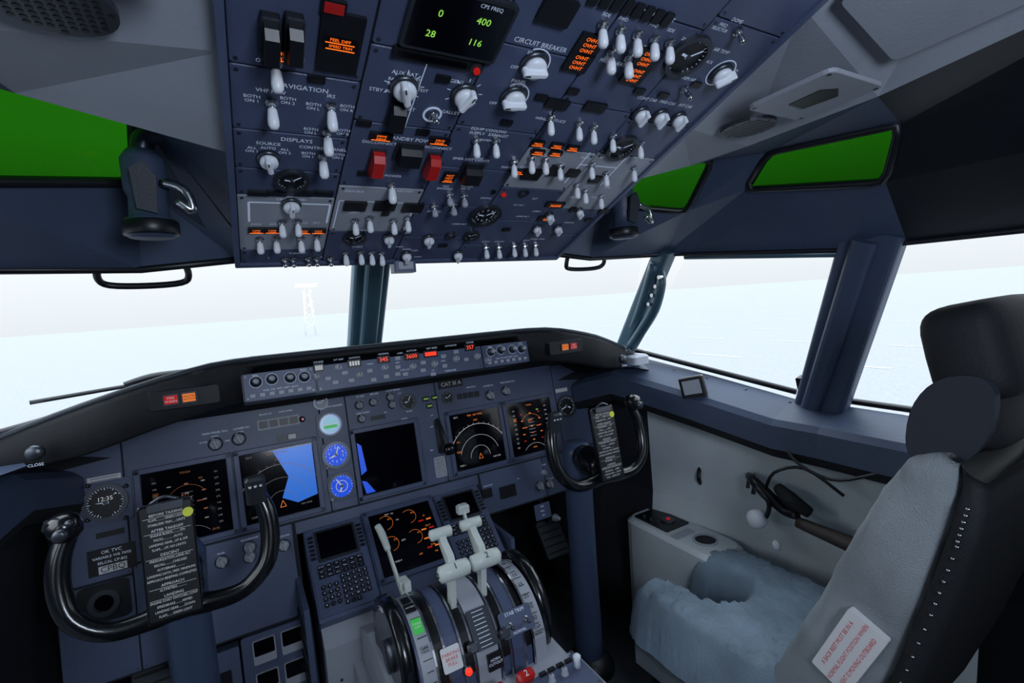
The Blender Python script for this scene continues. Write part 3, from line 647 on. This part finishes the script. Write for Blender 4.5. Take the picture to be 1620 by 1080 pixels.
# ================================================================ SHELL
def mirror(P,s):return [(s*p[0],p[1],p[2]) for p in P]
def strip(o,A_,B_,mt,skip=()):
    for i in range(len(A_)-1):
        if i in skip:continue
        o.quad([A_[i],A_[i+1],B_[i+1],B_[i]],mt if isinstance(mt,str) else mt[i])
Pz=lambda y:.921-.417*(y+1.378)+.012
wn=0
for s_,sn in((1,'right'),(-1,'left')):
    o=Ob('ceiling_liner')
    L=[(.0,-.43,.535),(.33,-.41,.527),(.47,-.37,.518),(.74,-.37,.524),(.76,-.44,.518),(.82,-.81,.483),(.83,-.917,.484),(.82,-1.4,.48),(.82,-2.3,.48)]
    B=[(.0,-.44,.56),(.37,-.44,.575),(.455,-.43,.645),(.64,-.54,.61),(.68,-.673,.635),(.70,-.80,.612),(.70,-.935,.59),(.68,-1.4,.59),(.68,-2.3,.59)]
    C_=[(.335,-.5,Pz(-.5)),(.43,-.58,.715),(.60,-.65,.70),(.64,-.753,.69),(.64,-.983,.67),(.6,-1.4,.68),(.6,-2.3,.68)]
    D=[(.330,-.45,Pz(-.45)),(.330,-.55,Pz(-.55)),(.330,-.66,Pz(-.66)),(.330,-.80,Pz(-.80)),(.330,-1.0,Pz(-1.0)),(.330,-1.25,Pz(-1.25)),(.330,-2.3,.90)]
    WT=[(0,-.06,.63),(.2,-.07,.625),(.4,-.12,.60),(.70,-.33,.535),(.755,-.43,.522)]
    g=lambda P:mirror(P,s_)
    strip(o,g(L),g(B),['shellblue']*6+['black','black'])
    strip(o,g(WT),g([(0,-.43,.535),(.33,-.41,.527),(.47,-.37,.518),(.74,-.37,.524),(.76,-.44,.518)]),'shellblue')
    E=[tuple(Vector(c)*.72+Vector(d)*.28) for c,d in zip(C_,D)]
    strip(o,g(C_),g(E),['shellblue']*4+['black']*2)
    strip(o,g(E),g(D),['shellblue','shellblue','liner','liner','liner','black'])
    o.quad(g([B[1],B[2],C_[1],C_[0]]),'shellblue')
    # close-outs between liner and overhead panel
    o.quad(g([L[1],B[1],C_[0],D[0]]),'shellblue')
    o.quad(g([(.0,-.44,.56),B[1],(.37,-.60,.75),(0,-.60,.75)]),'seam')
    o.quad(g([(.0,-.60,.75),(.37,-.60,.75),(.37,-1.3,.99),(0,-1.3,.99)]),'seam')
    o.quad(g([B[1],(.37,-.60,.75),C_[1],B[2]]),'seam')
    o.quad(g([(.37,-.60,.75),(.45,-.62,.75),(.66,-.75,.72),(.66,-1.4,.72),(.5,-1.4,.99),(.37,-1.3,.99)]),'seam')
    o.quad(g([B[3],B[4],C_[3],C_[2]]),'shellblue')
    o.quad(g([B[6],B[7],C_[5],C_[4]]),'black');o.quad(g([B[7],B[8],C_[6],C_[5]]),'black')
    w1=g([B[2],B[3],C_[2],C_[1]]);w2=g([B[4],B[6],C_[4],C_[3]])
    for w in(w1,w2):
        cen=sum((Vector(p) for p in w),Vector())/4;pts=[]
        for i in range(4):
            p=Vector(w[i]);a_=Vector(w[i-1]);b_=Vector(w[(i+1)%4])
            pts+=[tuple(p+(a_-p).normalized()*.022),tuple(p+(cen-p)*.05),tuple(p+(b_-p).normalized()*.022)]
        o.tube(pts+[pts[0]],.008,'black',sub=1,n=8)
        for i in range(4):
            p=Vector(w[i]);o.quad([tuple(p),pts[3*i],pts[3*i+1],pts[3*i+2]],'shellblue')
    o.tube(g(L[1:8]),.006,'black',sub=1,n=8)
    def lin(y,x,off=.003):
        i=max(k for k in range(6) if D[k][1]>=y-1e-9)
        a,b,c,d=[Vector(p) for p in (E[i],E[i+1],D[i+1],D[i])]
        n=(b-a).cross(d-a).normalized()
        if n.z>0:n=-n
        zz=a.z-(n.x*(x-a.x)+n.y*(y-a.y))/n.z
        p=Vector((x,y,zz))+n*off
        p.x*=s_;n.x*=s_
        return fz(p,n,(0,-1,0))
    M=lin(-.838,.45);o.cyl(0,0,-.004,.044,.006,'darkmetal',M,28)
    for i in range(-5,6):
        for j in range(-5,6):
            if i*i+j*j<26:o.cyl(i*.0077,j*.0077,.002,.0028,.0006,'black',M,6)
    M=lin(-.955,.435,.004);o.box(0,0,-.004,.125,.14,.006,'lightgrey',M,r=.012,ch=.001);o.prism([(-.028,-.022),(.020,-.028),(.034,.0),(.022,.024),(-.026,.020)],.002,.003,'black',M)
    for i in(-.054,.054):
        for j in(-.062,.062):screw(o,i,j,.002,M,.003)
    M=lin(-1.13,.42,.004);o.box(0,0,-.008,.19,.15,.010,'liner',M,r=.01);o.text('EMERGENCY\nEXIT',0.02,.0,.0025,.014,'redlabel',M)
    o.done()
    for w,p in((w1,0),(w2,0)):
        wn+=1;g_=Ob('window_%d'%wn);n=(Vector(w[1])-Vector(w[0])).cross(Vector(w[3])-Vector(w[0])).normalized()
        if n.x*s_<0:n=-n
        g_.quad([tuple(Vector(q)+n*.001) for q in w],'greenglass');g_.done()
    o=Ob('window_frame')
    S=[(.0,.20,.285),(.4,.12,.27),(.78,-.14,.235),(.83,-.146,.205),(.95,-.62,.105),(.97,-.725,.10),(.97,-1.22,.095),(1.0,-2.3,.095)]
    o.beam(g([(.775,-.13,.20)])[0],g([(.735,-.385,.54)])[0],.055,.05,'teal',(0,1,0),.012)
    o.tube(g([(.765,-.17,.25),(.74,-.27,.37),(.715,-.36,.50)]),.016,'teal')
    o.beam(g([(.955,-.67,.06)])[0],g([(.825,-.865,.52)])[0],.115,.05,'shellblue',(0,1,0),.012)
    o.beam(g([(.94,-.665,.08)])[0],g([(.812,-.855,.50)])[0],.05,.05,'shellblue',(0,1,0),.015)
    o.box(0,0,0,.05,.035,.02,'black',fz(g([(.935,-.665,.16)])[0],(-s_,0,-.3),(0,1,0)),r=.004)
    o.quad(g([S[6],S[7],(.82,-2.3,.48),(.82,-1.22,.48)]),'black')
    o.tube(g([(.80,-.14,.235),(.95,-.62,.125)]),.008,'black',sub=1);o.tube(g([(.97,-.72,.115),(.97,-1.22,.11)]),.008,'black',sub=1)
    o.tube(g([(.77,-.42,.512),(.825,-.81,.475)]),.008,'teal',sub=1)
    o.tube(g([(0,.19,.30),(.4,.11,.285),(.77,-.14,.24)]),.010,'black')
    # nose deck under the windshield sill
    o.quad(g([(0,.21,.28),(.4,.13,.265),(.4,.06,.20),(0,.06,.20)]),'seam')
    o.quad(g([(.4,.13,.265),(.79,-.13,.23),(.79,-.0,.12),(.4,.06,.15)]),'seam')
    o.quad(g([(.74,-.14,.232),(.84,-.14,.205),(.84,-.24,.16),(.68,-.24,.20)]),'shellblue')
    if s_==1:
        o.tube([(.735,-.36,.485),(.725,-.37,.44),(.735,-.33,.37),(.745,-.26,.30),(.75,-.21,.25)],[.010,.014,.016,.016,.018],'teal')
        for k in range(4):o.cyl(0,0,0,.006,.02,'metal',T(.73,-.375+.015*k,.46-.025*k)@RY(-90),8)
        o.box(.755,-.20,.195,.07,.10,.03,'lightgrey',r=.012,ch=.006);o.lathe([(.03,0),(.03,.02),(.02,.03)],'darkmetal',T(.74,-.19,.225))
    o.done()
    for q in([S[0],S[1],WT[2],WT[0]],[S[1],S[2],WT[3],WT[2]],[S[3],S[4],(.82,-.81,.475),(.76,-.43,.51)],[S[5],S[6],(.82,-1.22,.48),(.83,-.917,.48)]):
        wn+=1;g_=Ob('window_%d'%wn);g_.quad(g(q),'glass');g_.done()
    o=Ob('wall_'+sn)
    st=[(-2.3,1.0,.095),(-1.25,.97,.095),(-1.0,.97,.097),(-.725,.97,.10),(-.62,.95,.105),(-.4,.895,.155),(-.2,.845,.195),(-.146,.83,.205),(0,.79,.16),(.2,.75,.06),(.5,.70,.0)]
    prof=lambda x,z:[(x,z),(x-.015,z+.004),(x-.105,z-.035),(x-.118,z-.05),(x-.122,z-.11),(x-.108,z-.135),(x-.045,z-.14),(x-.03,z-.17),(x-.02,-.25),(x-.05,-.5),(x-.10,-.7)]
    pm=['black','shellblue','shellblue','shellblue','blackpad','blackpad','wall','wall','wall','wall']
    for i in range(len(st)-1):
        a=[(s_*p[0],st[i][0],p[1]) for p in prof(*st[i][1:])];b=[(s_*p[0],st[i+1][0],p[1]) for p in prof(*st[i+1][1:])]
        for k in range(10):
            m_=pm[k]
            if i<2:m_='black'
            elif i>=6 and m_=='wall':m_='seam'
            o.quad([a[k],a[k+1],b[k+1],b[k]],m_)
    M=fz((s_*.872,-.21,-.05),(-s_,0,0),(0,1,0));o.ring(0,0,-.012,.052,.055,.002,'lightgrey',M);o.cyl(0,0,-.012,.05,.003,'wall',M,28)
    for i in range(3,7):
        y_,x_,z_=st[i]
        for k in(0,.5):
            yy=y_*(1-k)+st[i+1][0]*k;xx=x_*(1-k)+st[i+1][1]*k;zz=z_*(1-k)+st[i+1][2]*k
            o.cyl(s_*(xx-.03),yy,zz-.003,.004,.002,'metal',n=8)
    o.done()
o=Ob('window_frame')
o.beam((0,.205,.27),(0,-.08,.65),.10,.05,'teal',(1,0,0),.014);o.beam((0,.17,.27),(0,-.11,.65),.05,.05,'teal',(1,0,0),.014)
o.box(0,0,0,.045,.035,.004,'lightgrey',fz((-.01,.025,.50),(0,-.8,-.55)))
o.done()
o=Ob('magnetic_compass');o.box(0,0,0,.045,.035,.025,'panel',T(-.04,-.41,.495),r=.006,ch=.003);o.box(0,0,-.001,.030,.014,.002,'lightgrey',T(-.04,-.4285,.508)@RX(90));o.done()
for sx in(-1,1):
    o=Ob('grab_handle');x=sx*.468
    o.tube([(x-.058,-.36,.530),(x-.062,-.355,.508),(x-.05,-.345,.496),(x,-.342,.493),(x+.05,-.345,.496),(x+.062,-.355,.508),(x+.058,-.36,.530)],.0055,'black');o.done()
    o=Ob('reading_lamp');M=T(sx*.432,-.541,.60)
    o.lathe([(.026,-.055),(.030,-.05),(.030,-.03),(.024,-.028),(.022,.0),(.026,.01),(.026,.05),(.018,.062),(.004,.064)],'shellblue',M,20);o.lathe([(.031,-.052),(.033,-.05),(.033,-.034),(.031,-.032)],'black',M,20)
    o.tube([(sx*.432,-.541,.66),(sx*.425,-.545,.68),(sx*.40,-.55,.69)],.014,'darkmetal')
    o.prism([(-.01,-.03),(.012,-.036),(.016,.01),(.004,.03),(-.012,.02)],0,.006,'padgrey',fz((sx*.432,-.572,.61),(0,-1,-.2)))
    o.tube([(sx*.432+.020,-.57,.615),(sx*.432+.045,-.575,.605),(sx*.432+.052,-.575,.578),(sx*.432+.035,-.575,.59)],.006,'metal')
    o.done()
o=Ob('side_console')
o.box(.785,-.35,-.70,.15,.36,.385,'wall',r=.04,ch=.012)
o.box(.785,-.27,-.315,.10,.14,.004,'black',r=.004);o.cyl(.795,-.29,-.311,.022,.004,'darkmetal');o.cyl(.795,-.29,-.307,.006,.003,'darkred')
o.ring(.785,-.44,-.316,.030,.036,.006,'lightgrey');o.cyl(.785,-.44,-.3155,.030,.002,'seam')
o.box(.765,-.375,-.316,.08,.03,.004,'lightgrey',r=.006)
for k in range(3):o.cyl(.755,-.225-.03*k,-.311,.006,.008,'darkmetal')
o.done()
o=Ob('oxygen_mask')
o.box(0,0,0,.09,.08,.006,'darkmetal',fz((.905,-.48,-.14),(-1,0,0),(0,1,0)),r=.004);o.box(0,0,.006,.06,.05,.004,'brown',fz((.905,-.48,-.14),(-1,0,0),(0,1,0)),r=.004)
o.tube([(.88,-.52,-.12),(.84,-.56,-.11),(.83,-.60,-.13),(.85,-.64,-.17),(.84,-.68,-.17)],[.010,.013,.016,.014,.010],'black')
o.tube([(.85,-.58,-.12),(.80,-.60,-.11),(.80,-.63,-.14),(.83,-.60,-.20),(.82,-.57,-.22)],.006,'black')
o.tube([(.86,-.62,-.12),(.84,-.66,-.13),(.86,-.70,-.16)],[.014,.020,.014],'blackpad')
o.lathe([(.014,-.022),(.024,-.016),(.026,.0),(.020,.016),(.01,.022)],'white',T(.82,-.585,-.205)@RX(60));o.lathe([(.009,0),(.011,.016),(.005,.024)],'white',T(.82,-.635,-.27))
o.tube([(.83,-.60,-.13),(.81,-.64,-.06),(.84,-.70,-.04),(.86,-.78,-.09)],.004,'black')
o.tube([(.87,-.62,.03),(.83,-.68,-.02),(.84,-.76,-.05),(.85,-.84,-.02),(.86,-.92,.03)],.004,'black')
o.done()
o=Ob('checklist_holder');M=T(.79,-.42,.11)@RZ(25)@RX(-12);o.box(0,0,0,.022,.07,.06,'black',M,r=.006,ch=.003);o.box(-.012,0,.01,.002,.05,.04,'lightgrey',M);o.done()
o=Ob('wall_bracket');o.box(0,0,0,.02,.06,.02,'black',fz((.885,-.36,-.16),(-1,0,0),(0,1,0)),r=.004);o.tube([(.87,-.36,-.13),(.85,-.37,-.16),(.87,-.36,-.19)],.006,'black');o.done()
# ================================================================ SEAT
o=Ob('pilot_seat')
x0,x1,y0,y1=.43,.84,-.88,-.455
nx,ny=96,98;cxs,cys=(x0+x1)/2,(y0+y1)/2
def sdf(x,y):
    qx=abs(x-cxs)-(x1-x0)/2+.07;qy=abs(y-cys)-(y1-y0)/2+.07
    d=math.hypot(max(qx,0),max(qy,0))+min(max(qx,qy),0)-.07
    nyt=-.60;px=abs(x-cxs+.005);py=nyt-y
    nd_=math.hypot(px,max(py,0))-.054 if y<nyt else px-.054-.06*max(0,(y-nyt))
    return max(d,-nd_)
idx={};vs=[];fs=[]
for i in range(nx+1):
    for j in range(ny+1):
        x=x0-.01+(x1-x0+.02)*i/nx;y=y0-.01+(y1-y0+.02)*j/ny;d=sdf(x,y)
        if d<.006:
            dd=max(0,min(1,-d/.04));hgt=math.sqrt(1-(1-dd)**2)
            nz=noise.noise(Vector((x*22,y*22,0)))*.006+noise.noise(Vector((x*70,y*70,3)))*.005+noise.noise(Vector((x*170,y*170,9)))*.004
            idx[i,j]=len(vs);vs.append((x+nz*.5,y+nz*.4,-.43+.125*hgt+nz*hgt-.018*max(0,(y+.56)/.1)*hgt))
for i in range(nx):
    for j in range(ny):
        k=[(i,j),(i+1,j),(i+1,j+1),(i,j+1)]
        if all(q in idx for q in k):fs.append(tuple(idx[q] for q in k))
o.add(vs,fs,'sheep',smooth=True)
o.prism([(.45,-.87),(.82,-.87),(.83,-.50),(.80,-.47),(.70,-.47),(.70,-.58),(.67,-.65),(.60,-.65),(.57,-.58),(.57,-.47),(.47,-.47),(.44,-.50)],-.50,-.42,'fabric',ch=.0)
o.box(cxs,cys-.03,-.56,.36,.36,.06,'black',r=.03);o.box(cxs,cys-.03,-.70,.26,.26,.14,'darkmetal',r=.02)
sp=[(-.80,-.38,.15),(-.85,-.28,.145),(-.915,-.14,.13),(-.975,.0,.11),(-1.02,.10,.09),(-1.045,.150,.075),(-1.07,.185,.05)]
def back(off0,thk,mt,xa,xb,nz_=0):
    vs=[];fs=[];n=0;SUB=5
    pts=[]
    for i in range(len(sp)-1):
        for k in range(SUB):
            u=k/SUB;pts.append([sp[i][q]*(1-u)+sp[i+1][q]*u for q in range(3)]+[i+u])
    pts.append(list(sp[-1])+[6.])
    for i,(y,z_,th,ii) in enumerate(pts):
        k0=pts[max(i-3,0)];k1=pts[min(i+3,len(pts)-1)]
        a=Vector((0,k1[0]-k0[0],k1[1]-k0[1])).normalized();nrm=Vector((0,-a.z,a.y))
        wd=1-.02*max(0,ii-3.5)**2.0
        if ii>5:th*=math.sqrt(max(.02,1-(ii-5)**2*.9))
        base=Vector((0,y,z_))+nrm*((sp[5][2]-th)*.5 if ii>5 else 0)
        t0=off0*th;t1=t0+(thk if thk else th)
        c=rrect(0,0,(xb-xa)*wd,(t1-t0),.04 if not nz_ else .03,5);n=len(c)
        for p in c:
            q=base+nrm*((t0+t1)/2+p[1])+Vector(((xa+xb)/2+p[0],0,0))
            if nz_:
                k=noise.noise(q*14)*.006+noise.noise(q*80)*.003;q+=nrm*k+Vector((k,0,0))
            vs.append(q)
    for i in range(len(pts)-1):
        for k in range(n):
            j=(k+1)%n;fs.append((i*n+k,i*n+j,(i+1)*n+j,(i+1)*n+k))
    fs.append(tuple(range(n)));fs.append(tuple(range(len(vs)-n,len(vs)))[::-1])
    o.add(vs,fs,mt,smooth=True)
back(0,None,'fabric',.47,.835,1)
back(1,.035,'blackpad',.465,.84)
for i in range(30):
    f=i/29*5;k=min(int(f),4);u=f-k
    y=sp[k][0]*(1-u)+sp[k+1][0]*u;z_=sp[k][1]*(1-u)+sp[k+1][1]*u;th=sp[k][2]*(1-u)+sp[k+1][2]*u
    a=Vector((0,sp[k+1][0]-sp[k][0],sp[k+1][1]-sp[k][1])).normalized();nrm=Vector((0,-a.z,a.y))
    p=Vector((.4645,y,z_))+nrm*(th+.016);o.lathe([(.003,0),(.0022,.002)],'metal',fz(p,(-1,0,0)),8)
a=Vector((0,-.065,.14)).normalized();nrm=Vector((0,-a.z,a.y));c=Vector((.4605,-.892,-.19))+nrm*.076+a*.045
M=frame(c,a,nrm*-1 if (a.cross(-nrm)).x<0 else nrm,Vector((-1,0,0)))
o.box(0,0,-.010,.145,.060,.011,'paper',M,r=.004)
for k,s in enumerate(('X BACK REST MUST BE IN A','NORMAL FLIGHT POSITION WHEN','SEAT IS MOVING OUTBOARD')):o.text(s,0,.017-k*.017,.0014,.0095,'redlabel',M,sx=.93)
def pillow(c,w,d,h,mt,r=.5,tilt=-12):
    n=16;m=24;vs=[];fs=[]
    M=T(*c)@RX(tilt)
    sg=lambda v:math.copysign(abs(v)**r,v)
    for i in range(n+1):
        ph=-math.pi/2+math.pi*i/n
        for j in range(m):
            th=2*math.pi*j/m
            vs.append((w/2*sg(math.cos(ph))*sg(math.cos(th)),d/2*sg(math.cos(ph))*sg(math.sin(th)),h/2*sg(math.sin(ph))))
    for i in range(n):
        for j in range(m):
            k=(j+1)%m;fs.append((i*m+j,i*m+k,(i+1)*m+k,(i+1)*m+j))
    o.add(vs,fs,mt,M,True)
pillow((.655,-1.095,.305),.27,.10,.145,'blackpad',.45)
for x in(.525,.79):
    P=[]
    for k in range(28):
        an=2*math.pi*k/28;cc,ss=math.cos(an),math.sin(an)
        P.append((.048*math.copysign(abs(cc)**.8,cc)+.012*ss*-1,.068*math.copysign(abs(ss)**.85,ss)-.012*cc))
    o.prism(P,-.012,.012,'padgrey',frame((x,-1.088,.210),(0,1,0),(0,0,1),(1,0,0)),ch=.004)
pillow((.655,-1.10,.215),.24,.05,.12,'blackpad',.6)
for x in(.60,.71):o.tube([(x,-1.10,.12),(x,-1.11,.25)],.01,'darkmetal')
o.tube([(.845,-.90,-.20),(.845,-.80,-.195),(.84,-.68,-.185)],[.016,.020,.014],'brown')
o.done()
# ================================================================ FLOOR, AFT, FOOTWELL
o=Ob('floor');o.box(0,-.9,-.74,2.2,2.9,.04,'floor');o.done()
o=Ob('wall_front');o.quad([(-.75,.5,-.7),(.75,.5,-.7),(.75,.42,.06),(-.75,.42,.06)],'seam');o.quad([(-.75,.42,.06),(.75,.42,.06),(.80,.06,.20),(-.80,.06,.20)],'seam');o.done()
o=Ob('wall_aft');o.quad([(-1.05,-2.3,-.7),(1.05,-2.3,-.7),(1.05,-2.3,.95),(-1.05,-2.3,.95)],'seam');o.done()
o=Ob('ceiling');o.quad([(-.34,-2.3,.90),(.34,-2.3,.90),(.34,-1.12,.815),(-.34,-1.12,.815)],'panel');o.quad([(-1.1,-2.3,1.0),(1.1,-2.3,1.0),(1.1,-1.3,1.0),(-1.1,-1.3,1.0)],'black');o.done()
for sx in(-1,1):
    o=Ob('rudder_pedals')
    for k in(-1,1):
        M=T(sx*.48+k*.13,.12,-.48)@RX(55)
        o.box(0,0,0,.10,.14,.015,'darkmetal',M,r=.01,ch=.003)
        for j in range(5):o.box(0,-.05+j*.025,.015,.085,.006,.004,'black',M)
        o.tube([(sx*.48+k*.13,.14,-.47),(sx*.48+k*.13,.22,-.2)],.014,'darkmetal')
    o.box(sx*.27,-.10,-.66,.012,.22,.42,'panel')
    for j in range(7):o.box(sx*.278,-.10,-.62+.05*j,.006,.18,.012,'darkmetal')
    o.done()
# ================================================================ OUTSIDE
o=Ob('apron_ground');o.quad([(-1500,-1500,-4.2),(1500,-1500,-4.2),(1500,1500,-4.2),(-1500,1500,-4.2)],'ground')
for k in range(9):
    for j in range(10):o.quad([(18+k*9,-6+j*8,-4.19),(18.4+k*9,-6+j*8,-4.19),(18.4+k*9,-2+j*8,-4.19),(18+k*9,-2+j*8,-4.19)],'apronline')
o.done()
o=Ob('light_mast')
for a,b in((-1,-1),(1,-1),(1,1),(-1,1)):o.tube([(14+a,110+b,-4),(14+a*.5,110+b*.5,6)],.07,'hill',n=6)
for k in range(4):
    z_=-3+2.1*k
    o.tube([(13,109,z_),(15,109,z_+2)],.05,'hill',n=5);o.tube([(15,109,z_),(13,109,z_+2)],.05,'hill',n=5)
o.box(14,110,6,4,1,.8,'hill');o.done()
o=Ob('windshield_wiper')
o.tube([(-.80,.25,.257),(-.60,.30,.266),(-.39,.35,.272)],.0055,'black');o.tube([(-.62,.295,.270),(-.56,.31,.282),(-.48,.33,.282),(-.40,.36,.275)],[.007,.010,.010,.007],'black');o.done()
# ================================================================ LIGHT : overcast sky, brighter towards the zenith
w=bpy.data.worlds.new('World');sc.world=w;w.use_nodes=True;nt=w.node_tree;bg=nt.nodes['Background']
tc=nt.nodes.new('ShaderNodeTexCoord');sp_=nt.nodes.new('ShaderNodeSeparateXYZ');rp=nt.nodes.new('ShaderNodeValToRGB')
nt.links.new(tc.outputs['Generated'],sp_.inputs[0]);nt.links.new(sp_.outputs['Z'],rp.inputs[0]);nt.links.new(rp.outputs[0],bg.inputs[0])
e=rp.color_ramp.elements;e[0].position=0;e[0].color=(.215,.226,.234,1);e[1].position=1;e[1].color=(.80,.90,1,1)
k=e.new(.13);k.color=(.255,.265,.272,1);k=e.new(.28);k.color=(.70,.76,.82,1)
bg.inputs[1].default_value=4.0
def area(name,loc,target,size,energy,col):
    l=bpy.data.lights.new(name,'AREA');l.energy=energy;l.size=size;l.color=col
    ob=bpy.data.objects.new(name,l);ob.location=loc;d=Vector(target)-Vector(loc);ob.rotation_euler=d.to_track_quat('-Z','Y').to_euler();sc.collection.objects.link(ob)
area('fill_light',(-.1,-1.9,.55),(0,-.5,.35),.3,7.5,(.74,.85,1))  # added fill light behind the camera, no lamp fixture there
sc.view_settings.view_transform='Standard'
